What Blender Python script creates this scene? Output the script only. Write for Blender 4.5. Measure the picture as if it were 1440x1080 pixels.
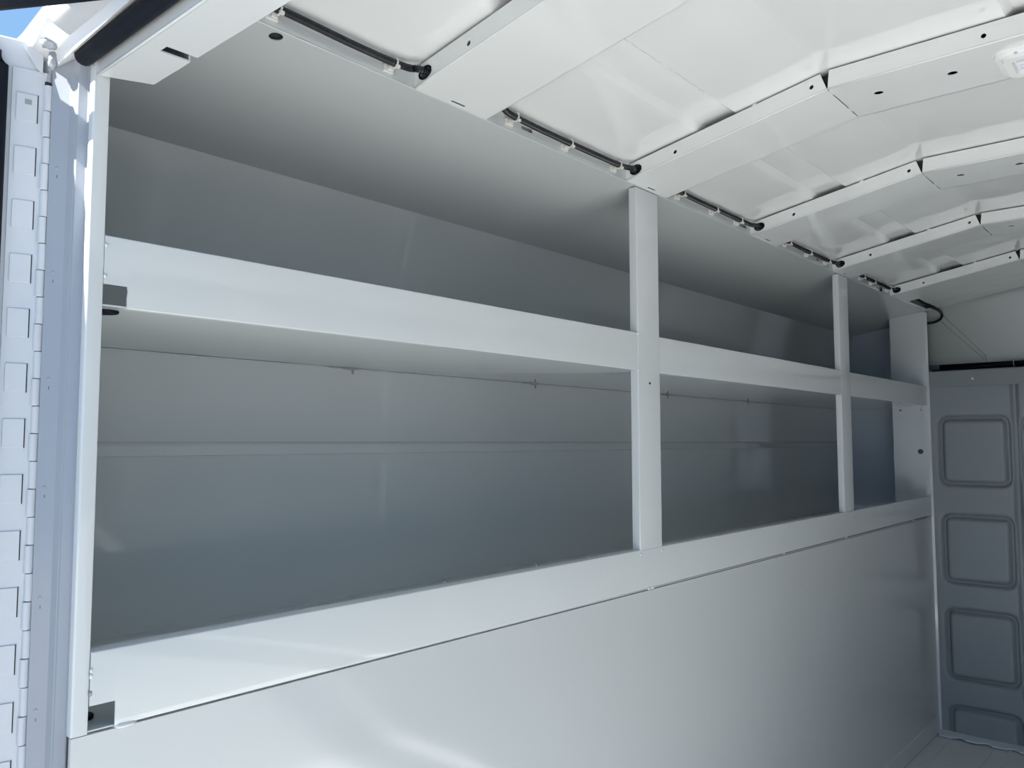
import bpy, bmesh, math, random
from mathutils import Vector, Matrix
from mathutils.geometry import tessellate_polygon
random.seed(4)
S = bpy.context.scene
for o in list(bpy.data.objects): bpy.data.objects.remove(o)
C = S.collection
OZ = 1.85          # camera height above the ground outside; geometry below is written with z = 0 at eye level

# ------------------------------------------------------------------ camera, sky, sun, exposure
cam = bpy.data.objects.new('camera', bpy.data.cameras.new('camera')); C.objects.link(cam)
cam.data.sensor_width = 36; cam.data.lens = 28.75; cam.data.clip_start = 0.01
R = ((0.65637341, 0.05300722, 0.75257171), (-0.75443535, 0.04759032, 0.65464682), (-0.00111412, -0.99745947, 0.07122755))
cam.matrix_world = Matrix(((R[0][0], -R[0][1], -R[0][2], 0), (R[1][0], -R[1][1], -R[1][2], 0), (R[2][0], -R[2][1], -R[2][2], OZ), (0, 0, 0, 1)))
S.camera = cam
w = bpy.data.worlds.new('sky'); S.world = w; w.use_nodes = True
nt = w.node_tree; nt.nodes.clear()
out = nt.nodes.new('ShaderNodeOutputWorld'); bg = nt.nodes.new('ShaderNodeBackground')
tc = nt.nodes.new('ShaderNodeTexCoord'); sp = nt.nodes.new('ShaderNodeSeparateXYZ'); rp = nt.nodes.new('ShaderNodeValToRGB')
nt.links.new(tc.outputs['Generated'], sp.inputs[0]); nt.links.new(sp.outputs['Z'], rp.inputs[0])
rp.color_ramp.elements[0].position = 0.0; rp.color_ramp.elements[0].color = (.38, .64, .95, 1)
rp.color_ramp.elements[1].position = 0.75; rp.color_ramp.elements[1].color = (.18, .39, .76, 1)
nt.links.new(rp.outputs[0], bg.inputs[0]); bg.inputs[1].default_value = 1.0
nt.links.new(bg.outputs[0], out.inputs[0])
sun = bpy.data.objects.new('sun', bpy.data.lights.new('sun', 'SUN')); C.objects.link(sun)
sun.data.energy = 17.0; sun.data.angle = math.radians(.6); sun.data.color = (1, .95, .87)
sun_dir = Vector((-1.0, .44, 1.0)).normalized()
sun.rotation_euler = sun_dir.to_track_quat('Z', 'Y').to_euler(); sun.location = (-3, 2, 8)
S.view_settings.view_transform = 'Standard'; S.view_settings.look = 'None'
S.view_settings.gamma = 1; S.view_settings.use_curve_mapping = False
S.view_settings.exposure = 0.15

# ------------------------------------------------------------------ materials
def mat(name, col, rough=.4, metal=0, bump=None, ior=1.5, trans=0, emit=None, mott=None, coat=0):
    m = bpy.data.materials.new(name); m.use_nodes = True
    n = m.node_tree; b = n.nodes['Principled BSDF']
    b.inputs['Base Color'].default_value = (*col, 1); b.inputs['Roughness'].default_value = rough
    b.inputs['Metallic'].default_value = metal; b.inputs['IOR'].default_value = ior
    b.inputs['Transmission Weight'].default_value = trans
    b.inputs['Coat Weight'].default_value = coat; b.inputs['Coat Roughness'].default_value = .03
    geo = n.nodes.new('ShaderNodeNewGeometry')
    if mott:
        t = n.nodes.new('ShaderNodeTexNoise'); t.inputs['Scale'].default_value = mott[0]; t.inputs['Detail'].default_value = 4
        mx = n.nodes.new('ShaderNodeMix'); mx.data_type = 'RGBA'
        mx.inputs[6].default_value = (*col, 1); mx.inputs[7].default_value = (*[c * mott[1] for c in col], 1)
        n.links.new(geo.outputs['Position'], t.inputs['Vector']); n.links.new(t.outputs['Fac'], mx.inputs[0]); n.links.new(mx.outputs[2], b.inputs['Base Color'])
    if bump:
        mp = n.nodes.new('ShaderNodeMapping'); mp.inputs['Scale'].default_value = bump[2] if len(bump) > 2 else (1, 1, 1)
        t = n.nodes.new('ShaderNodeTexNoise'); t.inputs['Scale'].default_value = bump[0]; t.inputs['Detail'].default_value = 1.5
        bp = n.nodes.new('ShaderNodeBump'); bp.inputs['Strength'].default_value = 1; bp.inputs['Distance'].default_value = bump[1]
        n.links.new(geo.outputs['Position'], mp.inputs[0]); n.links.new(mp.outputs[0], t.inputs['Vector']); n.links.new(t.outputs['Fac'], bp.inputs['Height'])
        n.links.new(bp.outputs[0], b.inputs['Normal'])
        if coat: n.links.new(bp.outputs[0], b.inputs['Coat Normal'])
    return m
WHITE = mat('white_gloss_paint', (.62, .655, .67), .03, bump=(2.0, .0007), mott=(3, .97), ior=1.75)
PANEL = mat('white_mirror_gloss_paint', (.57, .60, .615), .10, bump=(1.2, .0004), mott=(3, .97), ior=1.95)
RIGHTW = mat('dimmed_right_wall_paint', (.33, .345, .355), .3)  # unseen right wall, darkened to cut the light it bounces leftwards
CROOF = mat('white_cabinet_roof_paint', (.53, .56, .57), .10, bump=(2.0, .001))
SHEET = mat('white_roof_sheet_paint', (.80, .82, .82), .035, bump=(4.0, .0050, (1, 1.6, 1)), ior=1.70)
BOWP = mat('white_roof_bow_paint', (.76, .78, .785), .045, bump=(5.0, .0040), ior=1.65)
BACK = mat('white_satin_cabinet_paint', (.55, .59, .605), .05, bump=(2.0, .0012), ior=1.65)
JAMB = mat('shaded_exterior_paint', (.33, .36, .41), .16, bump=(60, .00012), mott=(25, .94))  # exterior white with the jamb's shade put into the colour
OUTP = mat('sunlit_exterior_paint', (.80, .82, .84), .25)  # same white kept bright so the sunlit top frame burns out
DOORW = mat('white_door_paint', (.60, .63, .67), .25, bump=(90, .0001), mott=(30, .95))
GREY = mat('grey_bulkhead_paint', (.27, .30, .33), .38, bump=(300, .00006), mott=(2, .95))
FLOORM = mat('grey_floor_paint', (.70, .73, .75), .15, bump=(5, .001), mott=(4, .85))
BLACK = mat('black_rubber', (.005, .007, .013), .6, ior=1.25)
LOOM = mat('black_corrugated_plastic', (.010, .012, .017), .35)
VOID = mat('cavity_shade_black', (.02, .022, .025), .8)  # near-black standing in for shade in holes and slits; also the hinge pin
NYLON = mat('translucent_nylon', (.75, .76, .72), .35)
LENS = mat('clear_lens_plastic', (.9, .94, 1.0), .05, trans=.85, ior=1.45)
PLAS = mat('white_plastic', (.85, .86, .86), .3)
LED = mat('pale_diode_plastic', (.65, .72, .80), .25)
SEAL = mat('grey_sealant', (.30, .31, .31), .4)
STEEL = mat('zinc_screw_steel', (.62, .65, .68), .25, metal=1)
GROUND = mat('pale_concrete', (.46, .45, .43), .9, bump=(30, .01), mott=(2, .85))

# ------------------------------------------------------------------ helpers
def obj(name, bm, m, parent=None, bevel=0, smooth=False, seg=2, kind=None, label=None):
    bmesh.ops.recalc_face_normals(bm, faces=bm.faces)
    me = bpy.data.meshes.new(name)
    off = Vector(parent['base']) if parent is not None else None
    if parent is None:
        # origin at the middle of the foot of the mesh
        xs = [v.co for v in bm.verts]
        off = Vector(((min(v.x for v in xs) + max(v.x for v in xs)) / 2, (min(v.y for v in xs) + max(v.y for v in xs)) / 2, min(v.z for v in xs)))
    bmesh.ops.translate(bm, verts=bm.verts, vec=-off)
    bm.to_mesh(me); bm.free(); me.materials.append(m)
    o = bpy.data.objects.new(name, me); C.objects.link(o); o['base'] = list(off)
    if parent is not None: o.parent = parent; 
    else: o.location = off + Vector((0, 0, OZ))
    if smooth:
        for p in me.polygons: p.use_smooth = True
    if bevel:
        b = o.modifiers.new('bevel', 'BEVEL'); b.width = bevel; b.segments = seg; b.limit_method = 'ANGLE'; b.angle_limit = math.radians(35)
        for p in me.polygons: p.use_smooth = True
        wn = o.modifiers.new('wn', 'WEIGHTED_NORMAL'); wn.keep_sharp = False
    if kind: o['kind'] = kind
    if label: o['label'] = label
    return o
def soft(o, a=40):
    for p in o.data.polygons: p.use_smooth = True
    o.data.set_sharp_from_angle(angle=math.radians(a)); return o
def thing(name, base, label=None, cat=None, group=None, kind=None):
    o = bpy.data.objects.new(name, None); C.objects.link(o); o.empty_display_size = .05
    o.location = Vector(base) + Vector((0, 0, OZ)); o['base'] = list(base)
    if label: o['label'] = label
    if cat: o['category'] = cat
    if group: o['group'] = group
    if kind: o['kind'] = kind
    return o
def tag(o, label, cat, group=None):
    o['label'] = label; o['category'] = cat
    if group: o['group'] = group
    return o
def box(bm, x0, x1, y0, y1, z0, z1):
    v = [bm.verts.new(p) for p in ((x0,y0,z0),(x1,y0,z0),(x1,y1,z0),(x0,y1,z0),(x0,y0,z1),(x1,y0,z1),(x1,y1,z1),(x0,y1,z1))]
    for f in ((0,1,2,3),(4,5,6,7),(0,1,5,4),(1,2,6,5),(2,3,7,6),(3,0,4,7)): bm.faces.new([v[i] for i in f])
    return bm
def B(*a): return box(bmesh.new(), *a)
def circ(cu, cv, ru, rv=None, n=20, ang=0):
    rv = rv or ru; r = []
    for i in range(n):
        t = 2 * math.pi * i / n; a, b = ru * math.cos(t), rv * math.sin(t)
        r.append((cu + a * math.cos(ang) - b * math.sin(ang), cv + a * math.sin(ang) + b * math.cos(ang)))
    return r
def rrect(u0, u1, v0, v1, r, n=4):
    p = []
    for cx, cy, a0 in ((u1 - r, v1 - r, 0), (u0 + r, v1 - r, 90), (u0 + r, v0 + r, 180), (u1 - r, v0 + r, 270)):
        for i in range(n + 1):
            a = math.radians(a0 + 90 * i / n); p.append((cx + r * math.cos(a), cy + r * math.sin(a)))
    return p
def plate(fn, nrm, th, outer, holes=(), bm=None):
    """flat plate with real holes; fn(u,v)->point, thickness th along nrm"""
    bm = bm or bmesh.new(); nrm = Vector(nrm).normalized() * th
    loops = [list(outer)] + [list(h) for h in holes]
    P = [[Vector((u, v, 0)) for u, v in l] for l in loops]
    tris = tessellate_polygon(P); flat = [p for l in P for p in l]
    a = [bm.verts.new(Vector(fn(p.x, p.y))) for p in flat]; b = [bm.verts.new(v.co + nrm) for v in a]
    for t in tris:
        try: bm.faces.new([a[i] for i in t]); bm.faces.new([b[i] for i in reversed(t)])
        except ValueError: pass
    k = 0
    for l in P:
        n = len(l)
        for i in range(n):
            j = (i + 1) % n
            try: bm.faces.new([a[k+i], a[k+j], b[k+j], b[k+i]])
            except ValueError: pass
        k += n
    return bm
def prism(fn0, fn1, pts, bm=None):
    """join two copies of a closed outline"""
    bm = bm or bmesh.new(); a = [bm.verts.new(fn0(*p)) for p in pts]; b = [bm.verts.new(fn1(*p)) for p in pts]
    bm.faces.new(a); bm.faces.new(list(reversed(b)))
    for i in range(len(pts)): j = (i + 1) % len(pts); bm.faces.new([a[i], a[j], b[j], b[i]])
    return bm
def rounded(path, r=.0016, n=3):
    """round the corners of an open 2D path, as a press brake leaves them"""
    o = [path[0]]
    for i in range(1, len(path)-1):
        p = Vector(path[i]); a = Vector(path[i-1]) - p; b = Vector(path[i+1]) - p
        k = min(r, a.length*.45, b.length*.45); p0 = p + a.normalized()*k; p1 = p + b.normalized()*k
        for j in range(n+1): t = j/n; q = p0*(1-t)**2 + p*2*t*(1-t) + p1*t*t; o.append((q.x, q.y))
    o.append(path[-1]); return o
def strip(path, fn0, fn1, th, bm=None):
    """bent sheet: open 2D path thickened by th, extruded fn0->fn1"""
    n = len(path); off = []
    for i, p in enumerate(path):
        d = Vector((0, 0))
        for q0, q1 in ((i - 1, i), (i, i + 1)):
            if q0 < 0 or q1 >= n: continue
            e = (Vector(path[q1]) - Vector(path[q0])).normalized(); d += Vector((-e.y, e.x))
        d.normalize(); off.append((p[0] + d.x * th, p[1] + d.y * th))
    bm = bm or bmesh.new()
    rows = [[bm.verts.new(f(*p)) for p in pts] for f in (fn0, fn1) for pts in (path, off)]
    a0, b0, a1, b1 = rows
    for i in range(n - 1):
        bm.faces.new([a0[i], a0[i+1], a1[i+1], a1[i]]); bm.faces.new([b0[i], b1[i], b1[i+1], b0[i+1]])
        bm.faces.new([a0[i], b0[i], b0[i+1], a0[i+1]]); bm.faces.new([a1[i], a1[i+1], b1[i+1], b1[i]])
    bm.faces.new([a0[0], a1[0], b1[0], b0[0]]); bm.faces.new([a0[-1], b0[-1], b1[-1], a1[-1]])
    return bm
def cyl(bm, c, axis, r, h, n=12, r2=None):
    q = Vector(axis).normalized().to_track_quat('Z', 'Y'); r2 = r if r2 is None else r2
    a = [bm.verts.new(Vector(c) + q @ Vector((r * math.cos(2*math.pi*i/n), r * math.sin(2*math.pi*i/n), -h/2))) for i in range(n)]
    b = [bm.verts.new(Vector(c) + q @ Vector((r2 * math.cos(2*math.pi*i/n), r2 * math.sin(2*math.pi*i/n), h/2))) for i in range(n)]
    bm.faces.new(a); bm.faces.new(b)
    for i in range(n): j = (i+1) % n; bm.faces.new([a[i], a[j], b[j], b[i]])
    return bm
def catmull(pts, step):
    P = [Vector(p) for p in pts]; P = [2*P[0]-P[1]] + P + [2*P[-1]-P[-2]]; o = []
    for i in range(1, len(P) - 2):
        n = max(2, int((P[i+1]-P[i]).length / step))
        for k in range(n):
            t = k / n; a, b, c, d = P[i-1:i+3]
            o.append(.5*((2*b) + (c-a)*t + (2*a-5*b+4*c-d)*t*t + (3*b-a-3*c+d)*t**3))
    o.append(P[-2]); return o
def tube(bm, pts, rad, n=10):
    """rad: float or function(i)"""
    prev = None; m = len(pts); ref = Vector((0, 0, 1))
    for i, p in enumerate(pts):
        t = (pts[min(i+1, m-1)] - pts[max(i-1, 0)]).normalized()
        u = t.cross(ref)
        if u.length < .2: u = t.cross(Vector((0, 1, 0)))
        u.normalize(); v = t.cross(u); r = rad(i) if callable(rad) else rad
        ring = [bm.verts.new(p + (u*math.cos(2*math.pi*k/n) + v*math.sin(2*math.pi*k/n))*r) for k in range(n)]
        if prev:
            for k in range(n): bm.faces.new([prev[k], prev[(k+1)%n], ring[(k+1)%n], ring[k]])
        else: bm.faces.new(ring)
        prev = ring
    bm.faces.new(prev); return bm
def blob(bm, c, s, seed=0, n=2):
    rr = random.Random(seed); r = bmesh.ops.create_icosphere(bm, subdivisions=n, radius=1)
    for v in r['verts']:
        k = 1 + rr.uniform(-.18, .18); v.co = Vector((v.co.x*s[0]*k + c[0], v.co.y*s[1]*k + c[1], v.co.z*s[2]*k + c[2]))
    return bm

# ------------------------------------------------------------------ key dimensions
YC = .12                       # body centre line
BOW = [.900, 1.545, 2.195, 2.847, 3.491]
KY0, KY1 = .543, 2*YC - .543   # kinks of the roof bows
XF = 3.99; ZL = .593; SL = .177; ZK = ZL + SL*(1-KY0); YR = 2*YC - 1
ZFL = -1.262
def zb(y):                     # underside of the roof bows
    if y > KY0: return ZL + SL*(1-y)
    if y < KY1: return ZL + SL*(y-YR)
    return ZK

# ------------------------------------------------------------------ setting
g = obj('ground', B(-14, 14, -14, 14, -1.90, -1.85), GROUND, kind='structure'); g['label'] = 'pale concrete ground outside behind the body'
# floor: painted deck with shallow pressed ribs running along the body
prof = []; y = YR
while y < 1.0:
    prof += [(y, ZFL), (y+.16, ZFL), (y+.164, ZFL+.002), (y+.216, ZFL+.002), (y+.22, ZFL)]; y += .22
prof = [p for p in prof if p[0] < 1.0] + [(1.0, ZFL)]
fl = obj('floor', strip(prof, lambda a, b: Vector((.39, a, b)), lambda a, b: Vector((4.0, a, b)), -.02), FLOORM, kind='structure')
th = bmesh.new()
ed = [(YR, 3.955)]; yy = YR
for i in range(18):
    ed += [(yy+.01, 3.935), (yy+.03, 3.915), (yy+.075, 3.915), (yy+.09, 3.935)]; yy += .098
ed = [e for e in ed if e[0] < .985] + [(.998, 3.95)]
poly = [(x, y) for y, x in ed] + [(3.995, .998), (3.995, YR)]
plate(lambda u, v: (u, v, ZFL+.006), (0,0,1), .006, poly, bm=th)
obj('threshold_strip', th, mat('pale_threshold_paint', (.68,.74,.80), .2), fl)

# side wall below the shelves
wl = obj('wall_left', B(.3895, 3.992, 1.0, 1.006, ZFL-.01, -.3345), PANEL, kind='structure')
bb = bmesh.new(); strip([(0, 0), (-.003, .004), (-.003, .068), (0, .074)], lambda a, b: Vector((.392, 1+a, ZFL+b)), lambda a, b: Vector((3.985, 1+a, ZFL+b)), -.001, bb)
obj('baseboard_left', bb, WHITE, kind='structure')
wb = bmesh.new(); box(wb, .392, 4.0, YR-.006, YR, ZFL-.01, -.24)
box(wb, .392, 4.0, YR-.002, YR, .163, .25); box(wb, .40, 4.0, YR-.44, YR-.002, .163, .165); box(wb, .40, 4.0, YR-.44, YR-.006, -.333, -.331)
for a in ((.392, .41), (1.586, 1.681), (2.895, 2.989)): box(wb, a[0], a[1], YR-.019, YR+.0008, -.25, .592)
box(wb, .392, 4.0, YR-.45, YR-.44, -.34, .60); box(wb, .392, 4.0, YR-.45, YR, .592, .60); box(wb, .392, .40, YR-.45, YR, -.34, .60); box(wb, 4.0, 4.01, YR-.45, YR, -.34, .60)
box(wb, .45, 4.0, YR-.002, YR, .592, .632)
wr = obj('wall_right', wb, RIGHTW, kind='structure')
# outer skins of the body, roof cap
sk = bmesh.new()
prism(lambda a, b: Vector((.43, a, b)), lambda a, b: Vector((4.4, a, b)), [(1.50, -1.3), (1.50, .62), (1.0, .70), (YC, .78), (YR, .70), (2*YC-1.5, .62), (2*YC-1.5, -1.3), (2*YC-1.49, -1.3), (2*YC-1.49, .61), (YR, .69), (YC, .765), (1.0, .69), (1.49, .61), (1.49, -1.3)], sk)
box(sk, 4.4, 4.41, 2*YC-1.5, 1.5, -1.3, .78)
obj('wall_outer', sk, JAMB, kind='structure')

# roof sheet: one pressed skin with raised beads running along the body
bm = bmesh.new()
def zsheet(y):
    z = zb(y) + .0395
    for c in (.777, .20, .04, -.537):
        d = abs(y - c)
        if d < .045: z += .011*min(1, (.045-d)/.012)
    if y > .965: z -= (y-.965)**2*6
    return z
ys = sorted(set([YR + i*(1.02-YR)/90 for i in range(91)] + [KY0, KY1] + [c+s*e for c in (.777,.20,.04,-.537) for s in (-1,1) for e in (.0449,.033)]))
strip([(y, zsheet(y)) for y in ys], lambda a, b: Vector((.45, a, b)), lambda a, b: Vector((4.03, a, b)), .0015, bm)
ceil = obj('ceiling', bm, SHEET, smooth=False, kind='structure')
for p in ceil.data.polygons: p.use_smooth = True
ceil.data.set_sharp_from_angle(angle=math.radians(25)) if hasattr(ceil.data, 'set_sharp_from_angle') else None

# front wall: embossed grey bulkhead
bm = bmesh.new()
def sd(y, z, y0, y1, z0, z1, r=.03):
    cx, cz = (y0+y1)/2, (z0+z1)/2; qx = abs(y-cx)-(y1-y0)/2+r; qz = abs(z-cz)-(z1-z0)/2+r
    return math.hypot(max(qx,0), max(qz,0)) + min(max(qx,qz),0) - r
def ss(t): t = max(0, min(1, t)); return t*t*(3-2*t)
cols = [(.694, .952), (.385, .640), (.08, .335), (-.225, .03), (-.53, -.275)]
rows = [(-.183, .102), (-.608, -.325), (-1.018, -.732), (-1.42, -1.145)]
def disp(y, z):
    d = 0
    for y0, y1 in cols:
        if y0-.03 < y < y1+.03:
            for z0, z1 in rows:
                s = sd(y, z, y0, y1, z0, z1)
                # groove around a pillow standing slightly proud
                d += .026*math.exp(-(s/.0095)**2) - .004*ss(-s/.02)
    for c in (.665, .36, .055, -.25):
        d += .022*math.exp(-((y-c)/.012)**4)
    return d
ny, nz = 300, 300; Y0, Y1, Z0, Z1 = YR, 1.0, ZFL, .262
vs = [[bm.verts.new((XF + .004 + disp(Y1+(Y0-Y1)*(i/ny)**1.25, Z0+(Z1-Z0)*j/nz), Y1+(Y0-Y1)*(i/ny)**1.25, Z0+(Z1-Z0)*j/nz)) for j in range(nz+1)] for i in range(ny+1)]
for i in range(ny):
    for j in range(nz): bm.faces.new([vs[i][j], vs[i+1][j], vs[i+1][j+1], vs[i][j+1]])
wf = obj('wall_front', bm, GREY, smooth=True, kind='structure')
rb = bmesh.new()
strip([(XF-.006, .244), (XF-.006, .312), (XF+.006, .316), (XF+.050, .316), (XF+.050, .30)], lambda a, b: Vector((a, .988, b)), lambda a, b: Vector((a, YR, b)), -.003, rb)
obj('top_rail', rb, mat('dark_grey_rail_paint', (.24,.265,.28), .3), wf, bevel=.0015)
for yy in (.815, .30, -.25):
    s = bmesh.new(); cyl(s, (XF-.0075, yy, .274), (1,0,0), .006, .004, 14); cyl(s, (XF-.011, yy, .274), (1,0,0), .0028, .004, 6)
    obj('screw', s, STEEL, wf, bevel=.0005)
# lining above the bulkhead and dark void behind it
uf = bmesh.new(); strip([(4.10, .352), (4.105, .40), (4.085, .50), (4.05, .62), (4.04, .74)], lambda a, b: Vector((a, 1.02, b)), lambda a, b: Vector((a, YR, b)), -.002, uf)
uw = obj('wall_front_upper', uf, mat('grey_white_lining', (.70,.74,.74), .3), smooth=True, kind='structure')
SEAMM = mat('seam_line_grey', (.20,.21,.22), .5)  # grey of the thin seam lines on the lining
def lin(z):
    P = [(.352,4.10),(.40,4.105),(.50,4.085),(.62,4.05),(.74,4.04)]
    for (a, xa), (b, xb) in zip(P, P[1:]):
        if z <= b: return xa+(xb-xa)*(z-a)/(b-a)
for a, b in (((.958,.556),(.790,.366)), ((.940,.572),(.785,.384)), ((.785,.384),(.779,.356))):
    obj('seam', tube(bmesh.new(), [Vector((lin(a[1]+(b[1]-a[1])*i/8)-.0005, a[0]+(b[0]-a[0])*i/8, a[1]+(b[1]-a[1])*i/8)) for i in range(9)], .0009, 6), SEAMM, uw)
obj('wall_front_cavity', B(4.30, 4.31, YR, 1.14, -1.26, .70), VOID, kind='structure')

# ------------------------------------------------------------------ left side cabinet: posts, trays, skins
cab = thing('side_cabinet', (2.2, 1.2, -.36), 'long white painted steel shelf cabinet built into the left side, open front with three bays', 'cabinet')
def part(name, bm, m=WHITE, **k): return obj(name, bm, m, cab, **k)
XB = 1.445  # y of the back skin
# rear corner post (angle) and the two channel posts
soft(part('post', strip(rounded([(.3935, 1.024), (.3895, 1.013), (.3890, 1.0015), (.3905, 1.0), (.3985, .9996), (.4075, 1.0), (.4075, 1.02)], .0012), lambda a, b: Vector((a, b, -.3335)), lambda a, b: Vector((a, b, .4745)), .0012)))
for x0, x1 in ((1.586, 1.681), (2.895, 2.989)):
    soft(part('post', strip(rounded([(x0, 1.019), (x0, .9992), (x1, .9992), (x1, 1.019)], .0022), lambda a, b: Vector((a, b, -.2515)), lambda a, b: Vector((a, b, .589)), .0015)))
    for zz, xx in ((-.2505, x0+.002), (-.2505, x1-.002), (.163, x0), (.248, x0)):
        part('weld_bead', blob(bmesh.new(), (xx, .999, zz), (.005, .0028, .004), int(xx*1000+zz*99)), smooth=True)
# small rivet hole in the first post, a near-black disc for its shade
part('rivet_hole', cyl(bmesh.new(), (1.634, .9985, .136), (0,1,0), .0028, .002, 12), VOID)
# front corner angle
part('post', strip([(XF-.004, 1.02), (XF-.004, .999), (XF+.0, .990), (XF+.003, .990)], lambda a, b: Vector((a, b, ZFL)), lambda a, b: Vector((a, b, .585)), 0.0015))
for zz in (.238, .205, -.243, -.325):
    part('weld_bead', blob(bmesh.new(), (XF-.004, .997, zz), (.004, .004, .009), int(zz*500)), smooth=True)
# middle shelf: lip pieces between the posts, deck with a corner hole
sh = part('shelf', plate(lambda u, v: (u, v, .1632), (0,0,1), .0018, [(.4075,1.001),(4.2,1.001),(4.2,XB),(.4075,XB)], [circ(.427,1.040,.0150,.0150)]), BACK)
for x0, x1, notch in ((.4078, 1.5862, True), (1.6808, 2.8952, False), (2.9888, 3.9885, False)):
    xa = x0 + .0295 if notch else x0
    soft(obj('shelf_lip', strip(rounded([(1.018,.2485),(1.0,.2485),(1.0,.1625),(1.012,.1625)], .0018), lambda a, b: Vector((xa, a, b)), lambda a, b: Vector((x1, a, b+.0015)), .0014), WHITE, sh))
    if notch:
        soft(obj('shelf_lip', strip(rounded([(1.018,.2485),(1.0,.2485),(1.0,.1895)], .0018), lambda a, b: Vector((x0, a, b)), lambda a, b: Vector((xa, a, b)), .0014), WHITE, sh))
        obj('burr', plate(lambda u, v: (u, 1.0002, v), (0,1,0), .001, [(xa-.0012,.1625),(xa,.1625),(xa,.190),(xa-.0018,.190),(xa-.0006,.183),(xa-.0016,.175)]), WHITE, sh)
for zz in (.2365, .199):
    part('weld_bead', blob(bmesh.new(), (.409, .999, zz), (.0022, .0018, .003), int(zz*1e4)), smooth=True)
# bottom tray
tr = part('bottom_tray', plate(lambda u, v: (u, v, -.3318), (0,0,1), .0018, [(.4075,1.001),(4.2,1.001),(4.2,XB),(.4075,XB)], [circ(.418,1.052,.0150,.0150)]), BACK)
soft(obj('shelf_lip', strip(rounded([(1.024,-.2412),(.9985,-.2412),(.9985,-.3315),(1.008,-.3315)], .0018), lambda a, b: Vector((.437, a, b)), lambda a, b: Vector((XF-.001, a, b + (.008 if b < -.3 else 0))), .0014), WHITE, tr))
soft(obj('shelf_lip', strip(rounded([(1.024,-.2412),(.9985,-.2412),(.9985,-.302)], .0018), lambda a, b: Vector((.4078, a, b)), lambda a, b: Vector((.437, a, b)), .0014), WHITE, tr))
for xx in (.449, 1.62, 1.635, 2.372, 2.90, 3.7):
    obj('weld_bead', blob(bmesh.new(), (xx, .9995, -.3325 + .008*(xx-.437)/3.55), (.013 if xx < .5 else .007, .0035, .0035), int(xx*100)), WHITE, tr, smooth=True)
for xx, zz in ((.4085, -.262), (.4085, -.268), (.4085, -.288)):
    obj('weld_bead', blob(bmesh.new(), (xx, .9985, zz), (.002, .0015, .0035), int(zz*1e4)), SEAL if zz < -.28 else WHITE, tr, smooth=True)
obj('screw', cyl(bmesh.new(), (.462, 1.03, -.322), (.7,.3,-.2), .0022, .028, 8), STEEL, tr)
# black discs added in the corner holes to stand in for their shade
for nm_p, c in ((sh, (.427,1.040,.1622)), (tr, (.418,1.052,-.3300))):
    b = bmesh.new(); cyl(b, (c[0], c[1], c[2]+.001), (0,0,1), .0160, .007, 24)
    obj('hole_shade_disc', b, BLACK, nm_p, bevel=.002)
# back skin: lower wall, pressed step at eye level, upper wall leaning in above the shelf
part('back_panel', strip([(XB,-.333),(XB,-.0245),(XB+.003,-.0235),(XB+.008,-.005),(XB+.006,-.001),(XB,.002),(XB,.1632)], lambda a, b: Vector((.4, a, b)), lambda a, b: Vector((4.22, a, b)), -.0015), BACK)
part('back_panel', strip([(XB,.1655),(XB-.055,.5475)], lambda a, b: Vector((.4, a, b)), lambda a, b: Vector((4.22, a, b)), -.0015), BACK)
YT = 1.382; CS = (ZL - .5330)/(YT-1.0)
part('cabinet_roof', plate(lambda u, v: (u, v, ZL+.0005-CS*(v-1.0)), (0,CS,1), .0015, [(.40,1.0),(4.22,1.0),(4.22,1.392),(.40,1.392)], [circ(.645,1.017,.0105,.0095)]), CROOF)
obj('hole_shade_disc', cyl(bmesh.new(), (.645,1.017,.598), (0,CS,1), .014, .004, 18), VOID, cab)  # near-black disc added for the shade inside the roof hole
part('end_panel', B(.398,.3995,1.036,XB,-.333,.59), BACK)
part('end_panel', B(4.22,4.2215,1.0,XB,-.333,.60), mat('blue_grey_end_paint', (.52,.58,.66), .2))
part('front_filler', plate(lambda u, v: (XF, u, v), (1,0,0), .0015, [(1.0,-.33),(1.148,-.33),(1.148,.5685),(1.0,.591)], [circ(1.114,.181,.003,.003,10),circ(1.115,.144,.005,.004,10),circ(1.028,.144,.004,.003,10)]), WHITE)
part('filler_return', B(XF,4.22,1.148,1.1495,-.33,.569), BACK)
b = bmesh.new(); cyl(b, (XF-.002,1.035,-.043), (1,0,0), .011, .004, 16); cyl(b, (XF-.006,1.035,-.043), (1,0,0), .006, .006, 6)
part('bolt', b, mat('dark_bolt_steel', (.10,.10,.10), .4, metal=.6))
part('corner_gusset', plate(lambda u, v: (u, v, ZL-.0015-CS*(v-1.0)), (0,CS,1), .001, [(3.40,.9995),(3.987,.9995),(3.987,1.150)], [circ(3.60,1.01,.004,.004,10)]), WHITE)
# top lip channel that carries the conduit
slots = [rrect(a, b, .606, .614, .0035) for a, b in ((1.178,1.212),(2.128,2.168),(2.70,2.72),(3.372,3.407))]
xe = .45
for (a, b), sl_ in zip(((1.178,1.212),(2.128,2.168),(2.70,2.72),(3.372,3.407)), slots):
    bm = B(xe, a-.01, .9998, 1.0013, ZL-.001, .630)
    if b < 3.39: plate(lambda u, v: (u, .9998, v), (0,1,0), .0015, [(a-.01,ZL-.001),(b+.01,ZL-.001),(b+.01,.630),(a-.01,.630)], [sl_], bm=bm)
    part('top_lip', bm); xe = b+.01
part('folded_edge', tube(bmesh.new(), [Vector((.45+i*.1, 1.0004, ZL-.0002)) for i in range(36)], .0015, 8), WHITE, smooth=True)
part('top_lip', B(3.40,3.99,1.0,1.0015,ZL,.63))
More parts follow.
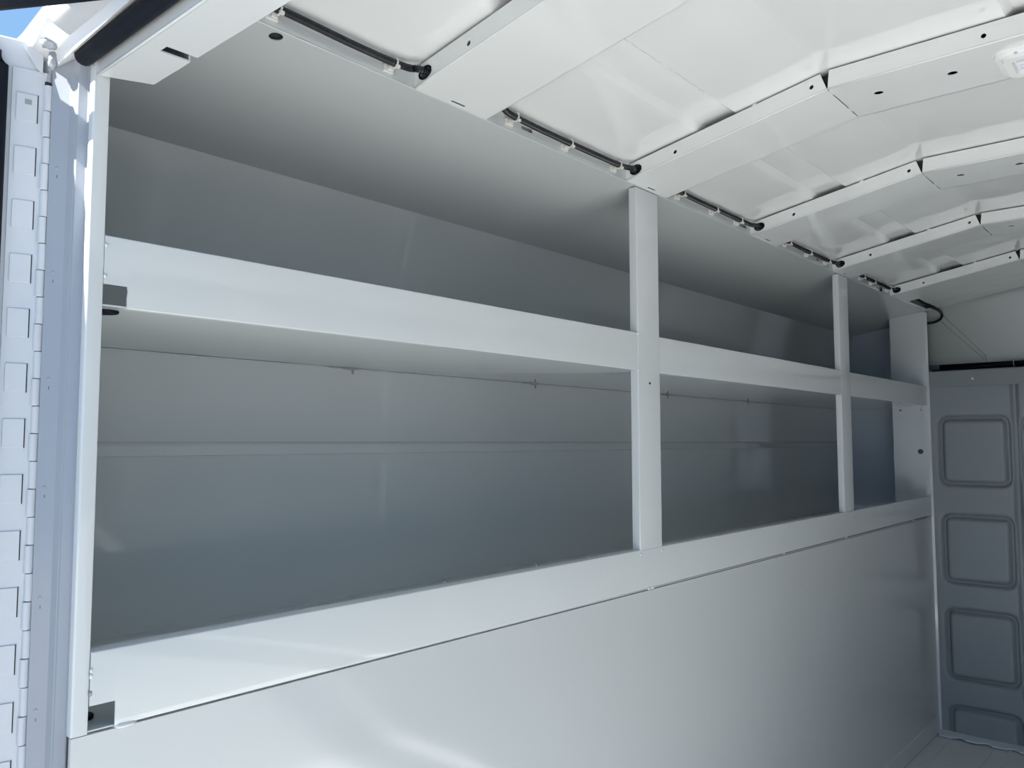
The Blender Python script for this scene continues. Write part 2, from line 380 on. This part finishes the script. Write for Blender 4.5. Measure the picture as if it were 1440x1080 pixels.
# sealant smears at the back of the shelf underside
for xx, ln in ((1.115,.028),(1.75,.02),(2.47,.016),(3.1,.016)):
    b = bmesh.new(); blob(b, (xx, XB-.004, .1622), (ln, .006, .003), int(xx*10)); blob(b, (xx-ln*1.3, XB-.004, .1625), (ln, .003, .002), int(xx*11)); blob(b, (xx+ln*.3, XB-.004, .159), (.003, .003, .010), int(xx*12))
    part('sealant_smear', b, SEAL, smooth=True)
part('sealant_bead', tube(bmesh.new(), [Vector((.41+i*.05, XB-.002, .1615)) for i in range(76)], lambda i: .0016+.0004*math.sin(i*1.7), 6), BACK, smooth=True)
for i, xx in enumerate((1.0, 1.25, 1.42, 1.9, 2.3)):
    part('weld_bead', blob(bmesh.new(), (xx, 1.024, -.240), (.004, .0018, .0016), i), BACK, smooth=True)

# ------------------------------------------------------------------ roof bows
W = .178; H = .0365
ordinal = ['first', 'second', 'third', 'fourth', 'fifth']
desc = ['white steel roof bow closest to the rear opening, cut by the frame top',
        'white steel roof bow that carries the dome light, resting above the first cabinet post',
        'white steel roof bow next in front of the one with the dome light',
        'white steel roof bow whose outer end meets the top of the second cabinet post',
        'wide white steel roof bow farthest away, closing the ceiling above the grey bulkhead']
for k, x in enumerate(BOW):
    t = thing('roof_bow', (x+W/2, YC, ZL), desc[k], 'roof bow', 'roof bows across the ceiling')
    w_ = W if k < 4 else 4.03-x
    for side in (1, -1):
        S_ = (lambda v: v) if side > 0 else (lambda v: 2*YC - v)
        # outer sloping piece: web with holes, bottom plate
        web = plate(lambda u, v: (x, S_(u), zb(u)+v), (1,0,0), .0015, [(1.0,0),(.9995,.034),(.556,H),(KY0+.0005,0)],
                    [circ(.973,.0150,.0135,.0088,18,-.25), circ(.873,.0145,.0042,.0042,12), circ(.573,.018,.0042,.0042,12)])
        ho = [rrect(x+.078,x+.112,.9885,.9925,.0018)] if k < 4 else [rrect(3.70,3.985,.945,.985,.012), circ(3.60,.93,.004,.004,10)]
        bot = plate(lambda u, v: (u, S_(v), zb(v)), (0,SL,1), .0015, [(x,1.0),(x+w_,1.0),(x+w_,KY0+.001),(x,KY0+.001)], ho)
        o = obj('sloping_piece', bot, BOWP, t)
        obj('web', web, BOWP, o)
        if k < 4: obj('web', plate(lambda u, v: (x+w_-.0015, S_(u), zb(u)+v), (1,0,0), .0015, [(1.0,0),(.9995,.034),(.556,H),(KY0+.0005,0)], [circ(.973,.0150,.0135,.0088,18,-.25)]), BOWP, o)
        # bend bead that catches the light along the lower edge
        obj('folded_edge', tube(bmesh.new(), [Vector((x+.0006, S_(1-(1-KY0)*i/12), zb(1-(1-KY0)*i/12)+.0006)) for i in range(13)], .0019, 10), BOWP, o, smooth=True)
        if side > 0:
            obj('spacer_tab', blob(bmesh.new(), (x+.001, .690, zb(.690)+.0365), (.003,.006,.004), k), NYLON, o, smooth=True)
        # grommet around the conduit hole
        gr = bmesh.new(); pts = [Vector((x-.0005, S_(.973+.0140*math.cos(a)*math.cos(-.25)-.0093*math.sin(a)*math.sin(-.25)), zb(.973)+.0150+.0140*math.cos(a)*math.sin(-.25)+.0093*math.sin(a)*math.cos(-.25))) for a in [2*math.pi*i/24 for i in range(25)]]
        if side > 0: obj('grommet', tube(gr, pts, .0019, 6), BLACK, o, smooth=True)
        else: gr.free()
    ch = [circ(x+.083, .345, .0085, .0085, 16), circ(x+.083, .474, .0085, .0085, 16), circ(x+.083, -.10, .0085, .0085, 16), circ(x+.083, -.234, .0085, .0085, 16)]
    if k == 1: pass
    bot = plate(lambda u, v: (u, v, ZK), (0,0,1), .0015, [(x,KY0-.001),(x+w_,KY0-.001),(x+w_,KY1+.001),(x,KY1+.001)], ch if k < 4 else ())
    o = obj('centre_piece', bot, BOWP, t)
    hole_s = [circ(.278,.0165,.0042,.0042,12), circ(2*YC-.278,.0165,.0042,.0042,12)]
    obj('web', plate(lambda u, v: (x, u, ZK+v), (1,0,0), .0015, [(KY0-.0005,0),(KY0-.004,H),(KY1+.004,H),(KY1+.0005,0)], hole_s), BOWP, o)
    if k < 4: obj('web', plate(lambda u, v: (x+w_-.0015, u, ZK+v), (1,0,0), .0015, [(KY0-.0005,0),(KY0-.004,H),(KY1+.004,H),(KY1+.0005,0)]), BOWP, o)
    obj('folded_edge', tube(bmesh.new(), [Vector((x+.0006, KY0+(KY1-KY0)*i/6, ZK+.0006)) for i in range(7)], .0019, 10), BOWP, o, smooth=True)
    for u in (.025, .13):
        for yk in (KY0, KY1): obj('weld_bead', blob(bmesh.new(), (x+u, yk, ZK+.0006), (.014,.0016,.0012), int(u*100)+k), BOWP, o, smooth=True)
    # dark sheets added inside the channel as shade behind the kink notch
    obj('notch_shade_sheet', B(x+.012, x+w_-.006, KY1+.02, KY0+.02, ZK+.030, ZK+.032), VOID, o)
    obj('notch_shade_sheet', B(x+.014, x+.016, KY0-.02, KY0+.02, ZK+.002, ZK+.032), VOID, o)

# ------------------------------------------------------------------ black conduit with ties
def bay(x0, x1, ex):
    L = [(x0+.010,.973,.6165),(x0+.05,.984,.6150)]
    n = max(2, int((x1-x0)/.13))
    for i in range(1, n): L.append((x0+(x1-x0)*i/n, .9868+random.uniform(-.0008,.0004), .6142+random.uniform(-.0014,.0014)))
    L += [(x1-.05,.9855,.6140),(x1-.016,.979,.6142)]
    return L
path = [(.46,.9868,.614)]
path += [(.55,.987,.6150),(.65,.987,.6155),(.76,.9865,.6130),(.84,.987,.6140),(.875,.982,.6140),(.900,.974,.6155)]
for k in range(4):
    xs = BOW[k]+W; xe = BOW[k+1]; path.append((xs-.05, .972, .617)); path += bay(xs, xe, k); path.append((xe+.004,.973,.6145))
path += [(3.60,.972,.620),(3.72,.968,.612),(3.84,.962,.6030),(3.95,.958,.5990),(4.02,.945,.590),(4.045,.940,.572),(4.045,.950,.553),(4.03,.975,.540),(4.01,1.01,.536)]
pts = catmull(path, .00125)
cd = obj('cable_conduit', tube(bmesh.new(), pts, lambda i: .0062 if (i//1) % 2 else .0052, 10), LOOM, smooth=False)
tag(cd, 'black corrugated cable conduit running along the top lip through every roof bow', 'conduit')
ties = [(.626,.614),(.842,.6140),(1.140,.6165),(1.313,.6145),(1.491,.613),(1.772,.614),(1.952,.6145),(2.097,.6140),(2.430,.614),(2.602,.6145),(2.766,.614),(3.120,.614),(3.242,.6145),(3.435,.614)]
td = ['white cable tie next to the rear header, round the ribbed conduit', 'white cable tie just before the conduit enters the bow nearest the rear',
 'first of three cable ties between the two nearest roof bows', 'middle cable tie between the two nearest roof bows', 'cable tie beside the conduit hole of the dome light bow',
 'first cable tie past the first cabinet post', 'middle cable tie of the bay past the first cabinet post', 'cable tie before the third roof bow from the rear',
 'first cable tie past the third roof bow', 'middle cable tie between third and fourth roof bows', 'cable tie just before the fourth roof bow',
 'first cable tie past the second cabinet post', 'middle cable tie past the second cabinet post', 'cable tie just before the farthest roof bow']
def nearest(xx): return min((p for p in pts), key=lambda p: abs(p.x-xx))
for i, (xx, zz) in enumerate(ties):
    c = nearest(xx)
    t = thing('cable_tie', (xx, .999, c.z-.014), td[i], 'cable tie', 'cable ties along the top lip')
    b = bmesh.new(); box(b, xx-.011, xx+.009, .9945, .9998, c.z-.0145, c.z-.0025); box(b, xx-.005, xx+.005, .9905, .9945, c.z-.0125, c.z-.0045)
    obj('adhesive_mount', b, NYLON, t, bevel=.0012)
    rg = [Vector((xx+.004, c.y+.0078*math.cos(a), c.z+.0078*math.sin(a))) for a in [2*math.pi*j/20 for j in range(21)]]
    b = bmesh.new(); tube(b, rg, .0017, 6); box(b, xx, xx+.007, c.y-.0105, c.y-.0065, c.z-.011, c.z-.006)
    obj('strap', b, NYLON, t, smooth=False)
# black cable lying on the bulkhead rail
cc = catmull([(4.03,.985,.318),(4.045,.93,.318),(4.06,.86,.324),(4.07,.78,.332),(4.075,.70,.338),(4.07,.60,.342),(4.06,.40,.350),(4.05,.1,.34),(4.05,-.4,.33)], .02)
tag(obj('cable_bundle', tube(bmesh.new(), cc, lambda i: .0075+.002*min(1, i/25), 10), BLACK, smooth=True), 'black cable lying on top of the grey bulkhead rail', 'cable')
tt = thing('cable_tie', (4.072,.672,.325), 'thin cable tie wrapped round the black cable above the bulkhead', 'cable tie')
obj('strap', tube(bmesh.new(), [Vector((4.074, .672, .340)) + Vector((.0105*math.cos(a), 0, .0125*math.sin(a))) for a in [2*math.pi*j/16 for j in range(17)]], .0016, 6), NYLON, tt)
# support ledge under the cable bundle
obj('trim_1', B(4.04, 4.12, YR, .985, .312, .3135), GREY, kind='structure')

# ------------------------------------------------------------------ dome light on the second bow
dx = 1.649; dl = thing('dome_light', (dx, .115, ZK-.014), 'white dome light with a clear lens on the second roof bow', 'ceiling light')
def rp3(y0, y1, x0, x1, r, z): return [(u, v) for u, v in rrect(x0, x1, y0, y1, r, 6)]
def loft(layers, bm=None):
    bm = bm or bmesh.new(); prev = None
    for pts_, z in layers:
        ring = [bm.verts.new((u, v, z)) for u, v in pts_]
        if prev:
            for i in range(len(ring)): j = (i+1) % len(ring); bm.faces.new([prev[i], prev[j], ring[j], ring[i]])
        prev = ring
    return bm, prev
LY0, LY1 = -.045, .275
bm, last = loft([(rrect(dx-.060,dx+.060,LY0,LY1,.022,6), ZK), (rrect(dx-.059,dx+.059,LY0+.001,LY1-.001,.022,6), ZK-.004), (rrect(dx-.050,dx+.050,LY0+.010,LY1-.010,.018,6), ZK-.006),
    (rrect(dx-.049,dx+.049,LY0+.012,LY1-.012,.018,6), ZK-.013), (rrect(dx-.034,dx+.034,LY0+.030,LY1-.024,.010,6), ZK-.013), (rrect(dx-.033,dx+.033,LY0+.031,LY1-.025,.010,6), ZK-.003)])
bm.faces.new(last); obj('bezel', bm, PLAS, dl, smooth=True).modifiers.new('e', 'EDGE_SPLIT').split_angle = math.radians(50)
bm, last = loft([(rrect(dx-.026,dx+.026,LY0+.05,LY1-.052,.012,6), ZK-.003), (rrect(dx-.026,dx+.026,LY0+.05,LY1-.052,.012,6), ZK-.009), (rrect(dx-.020,dx+.020,LY0+.056,LY1-.058,.010,6), ZK-.012)])
bm.faces.new(last); obj('lens', bm, LENS, dl, smooth=False)
for i in range(6):
    for s_ in (-1, 1): obj('diode', B(dx+s_*.010-.004, dx+s_*.010+.004, LY0+.07+i*.033, LY0+.079+i*.033, ZK-.0055, ZK-.003), LED, dl)
for s_ in (-.022, .012): obj('lens_clip', B(dx+s_, dx+s_+.010, LY1-.047, LY1-.030, ZK-.009, ZK-.003), LED, dl, bevel=.001)
for xx, yy in ((dx-.052, LY1-.035), (dx-.0525, LY1-.09), (dx+.052, LY1-.035)): obj('screw', cyl(bmesh.new(), (xx, yy, ZK-.0065), (0,0,1), .003, .003, 10), STEEL, dl)

# ------------------------------------------------------------------ rear header, jambs, seals
hd = bmesh.new()
hp = [(.392,1.0),(.449,.975),(.449,.884),(.441,.884),(.413,.8845),(.413,.868),(.445,.868),(.449,.868),(.449,YR),(.392,YR)]
plate(lambda u, v: (u, v, .440), (0,0,1), .0018, hp, bm=hd)
box(hd, .392, .3938, YR, 1.0, .4412, .62); 
box(hd, .4472, .449, YR, .867, .4412, .632); box(hd, .4472, .449, .885, .975, .4412, .632); box(hd, .4472, .449, .866, .886, .466, .632)
box(hd, .412, .4475, .855, .900, .470, .472)
hdr = obj('trim_2', hd, WHITE, kind='structure')
hdr['label'] = 'white steel header across the top of the rear opening'
obj('folded_edge', tube(bmesh.new(), [Vector((.3933, 1.0-.1*i, .4413)) for i in range(18)], .0019, 8), WHITE, hdr, smooth=True)
obj('cut_end', plate(lambda u, v: (.392+(u)*.057, 1.0-u*.025, v), (.4,.9,0), .0015, [(0,.441),(1,.441),(1,.63),(0,.48)]), WHITE, hdr)
obj('slot_shade_sheet', B(.405,.4465,.84,.92,.466,.468), VOID, hdr)  # dark sheet added as shade above the header slot
# jamb: folded vertical profile between the corner post and the hinge
jp = [(.3945,1.024),(.3940,1.028),(.3850,1.0330),(.3842,1.0365),(.3835,1.0370),(.3812,1.0460),(.3800,1.0480),(.3660,1.0625),(.3665,1.070),(.385,1.0725),(.392,1.10),(.392,1.49),(.43,1.50)]
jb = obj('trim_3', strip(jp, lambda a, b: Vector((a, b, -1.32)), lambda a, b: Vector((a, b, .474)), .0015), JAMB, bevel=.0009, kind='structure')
jb['label'] = 'white folded door jamb beside the hinge'
z = .333; k = 0
while z > -1.1:
    c = Vector((.3722, 1.0562, z)); n_ = Vector((-.7, -.72, 0)).normalized()
    b = bmesh.new(); cyl(b, c+n_*.0006, n_, .0052, .0014, 16); cyl(b, c+n_*.0016, n_, .0030, .0012, 14, .0016)
    obj('screw', b, JAMB, jb)
    obj('screw_slot', B(c.x-.0008, c.x+.0008, c.y-.0012, c.y+.0002, z+.0085, z+.0125), VOID, jb)
    obj('screw_slot', B(c.x-.0012, c.x+.0008, c.y-.0014, c.y+.0002, z-.0125, z-.0085), VOID, jb)
    obj('screw_slot', B(.3733-.0005, .3733+.0006, 1.0545-.001, 1.0553, z+.062, z+.069), VOID, jb)
    z -= .1285
# top of the rear frame: gutter-shaped surround, drip edge and rounded outer roof
tf = bmesh.new()
tp = [(.392,.474),(.366,.4765),(.354,.4805),(.343,.4855),(.338,.4895),(.336,.4945),(.340,.512),(.350,.528)]
strip(tp, lambda a, b: Vector((a, 1.0, b)), lambda a, b: Vector((a, YR-.05, b)), .0015, tf)
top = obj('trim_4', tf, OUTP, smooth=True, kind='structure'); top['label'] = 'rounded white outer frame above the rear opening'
cb = bmesh.new()   # outer corner, sinking away to the left
strip(tp, lambda a, b: Vector((a, 1.0, b)), lambda a, b: Vector((a+.004, 1.09, b-.010)), .0015, cb)
strip(tp, lambda a, b: Vector((a+.004, 1.09, b-.010)), lambda a, b: Vector((a+.03, 1.50, b-.10)), .0015, cb)
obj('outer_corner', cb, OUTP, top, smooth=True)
rc = bmesh.new()
plate(lambda u, v: (.350+v*.085, u, .528+v*.06-(max(0,u-1.0))*.2), (0,0,1), .002, [(YR-.05,0),(1.0,0),(1.5,.2),(1.5,1),(YR-.05,1)], bm=rc)
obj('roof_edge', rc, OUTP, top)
for yy, zz, xx in ((.915,.4792,.3615),(.895,.4792,.3615)):
    obj('screw', cyl(bmesh.new(), (xx,yy,zz-.0005), (-.3,0,-1), .0045, .003, 12), STEEL, top)
obj('sealant_smear', blob(bmesh.new(), (.352,1.040,.478), (.010,.010,.008), 7, 3), JAMB, top, smooth=True)
obj('sealant_smear', blob(bmesh.new(), (.360,1.050,.462), (.005,.006,.012), 9, 3), JAMB, top, smooth=True)
sl = bmesh.new(); tube(sl, [Vector((.3800, 1.010-(1.010-YR)*i/30, .4615)) for i in range(31)], .0112, 14)
tag(obj('header_seal', sl, BLACK, smooth=True), 'thick black rubber bulb seal along the header', 'door seal')

# ------------------------------------------------------------------ open rear door with its piano hinge
hx, hy = .362, 1.069; dd = Vector((-.968, .25, 0)).normalized(); dn = Vector((-.25, -.968, 0)).normalized()
def dp(t, n, z): return Vector((hx, hy, 0)) + dd*t + dn*n + Vector((0, 0, z))
door = thing('door_1', (hx, hy, -1.30), 'open white rear door seen edge-on at the far left, inner face with a long hinge', kind='structure')
ZT, ZBm = .488, -1.30
bm = bmesh.new(); prism(lambda a, b: dp(a, b, ZBm), lambda a, b: dp(a, b, ZT), [(.006,-.030),(.62,-.030),(.62,0),(.006,0)], bm)
obj('door_leaf', bm, DOORW, door, bevel=.004, seg=3)
bm = bmesh.new(); prism(lambda a, b: dp(a, b, ZBm), lambda a, b: dp(a, b, .452), [(.0010,-.001),(.0375,-.001),(.0375,.0016),(.0010,.0016)], bm)
hl = obj('hinge_leaf', bm, DOORW, door, bevel=.0006)
# folded top corner plate
bm = bmesh.new(); prism(lambda a, b: dp(a, .0018, b), lambda a, b: dp(a, .0032, b), [(.006,.448),(.006,.484),(.026,.478),(.014,.456)], bm)
obj('corner_plate', bm, DOORW, door, bevel=.0005)
z = .273 + .0654*2
pad_me = None
while z > -1.25:
    bm = bmesh.new(); prism(lambda a, b: dp(a, .0016, b), lambda a, b: dp(a, .0030, b), [(p[0], p[1]+z) for p in rrect(.0105,.0325,-.017,.017,.0015,2)], bm)
    o = obj('stamped_pad', bm, DOORW, hl, bevel=.0006)
    obj('pad_slit', (lambda q: prism(lambda a, b: dp(a, .0018, b), lambda a, b: dp(a, .0024, b), [(.0094,z-.0175),(.0103,z-.0175),(.0103,z+.0175),(.0094,z+.0175)], q))(bmesh.new()), VOID, hl)
    if abs(z-.4038) < .01:
        obj('drain_slot', (lambda q: prism(lambda a, b: dp(a, .0031, b), lambda a, b: dp(a, .0036, b), [(.0165,z-.003+.007),(.0235,z-.003+.007),(.0235,z+.003+.007),(.0165,z+.003+.007)], q))(bmesh.new()), SEAL, hl)
    z -= .0654
n = 0; z = .2073 + .0327*7
hinge = bpy.data.objects.new('hinge', None); C.objects.link(hinge); hinge.parent = door; hinge['base'] = door['base']; hinge.empty_display_size = .02
while z > -1.25:
    off = dp(.0005 if n % 2 else -.0008, .0018 if n % 2 else .0012, 0)
    bm = bmesh.new(); cyl(bm, (off.x, off.y, z-.01635), (0,0,1), .0050, .0320, 14)
    obj('knuckle', bm, DOORW, hinge, bevel=.0008, smooth=True)
    z -= .0327; n += 1
obj('hinge_pin', cyl(bmesh.new(), (dp(0,.0015,0).x, dp(0,.0015,0).y, -.40), (0,0,1), .0036, 1.68, 10), VOID, hinge)
sl = bmesh.new(); a0 = .0500
ptsd = [dp(a0, .006, ZBm+.05+i*(.478-.03-ZBm-.05)/20) for i in range(21)] + [dp(a0+.006*j, .006, .455+.005*j) for j in range(1,5)]
tube(sl, ptsd, .0085, 12)
obj('door_seal', sl, BLACK, door, smooth=True)
# black stay running from the top of the open door to the frame, crossing the extreme corner
st = thing('door_stay', (.257, 1.095, .488), 'black door stay bar from the open door top to the frame, extreme top left corner', 'door stay')
obj('bar', tube(bmesh.new(), [Vector((.2569,1.0961,.5062)), Vector((.330,.8265,.4583))], .0125, 14), BLACK, st, smooth=True)
obj('bracket', B(.240,.272,1.088,1.106,.484,.520), BLACK, st, bevel=.002)
obj('bracket', B(.324,.336,.818,.835,.458,.493), BLACK, st, bevel=.002)

# tidy helper property
for o in bpy.data.objects:
    if 'base' in o: del o['base']
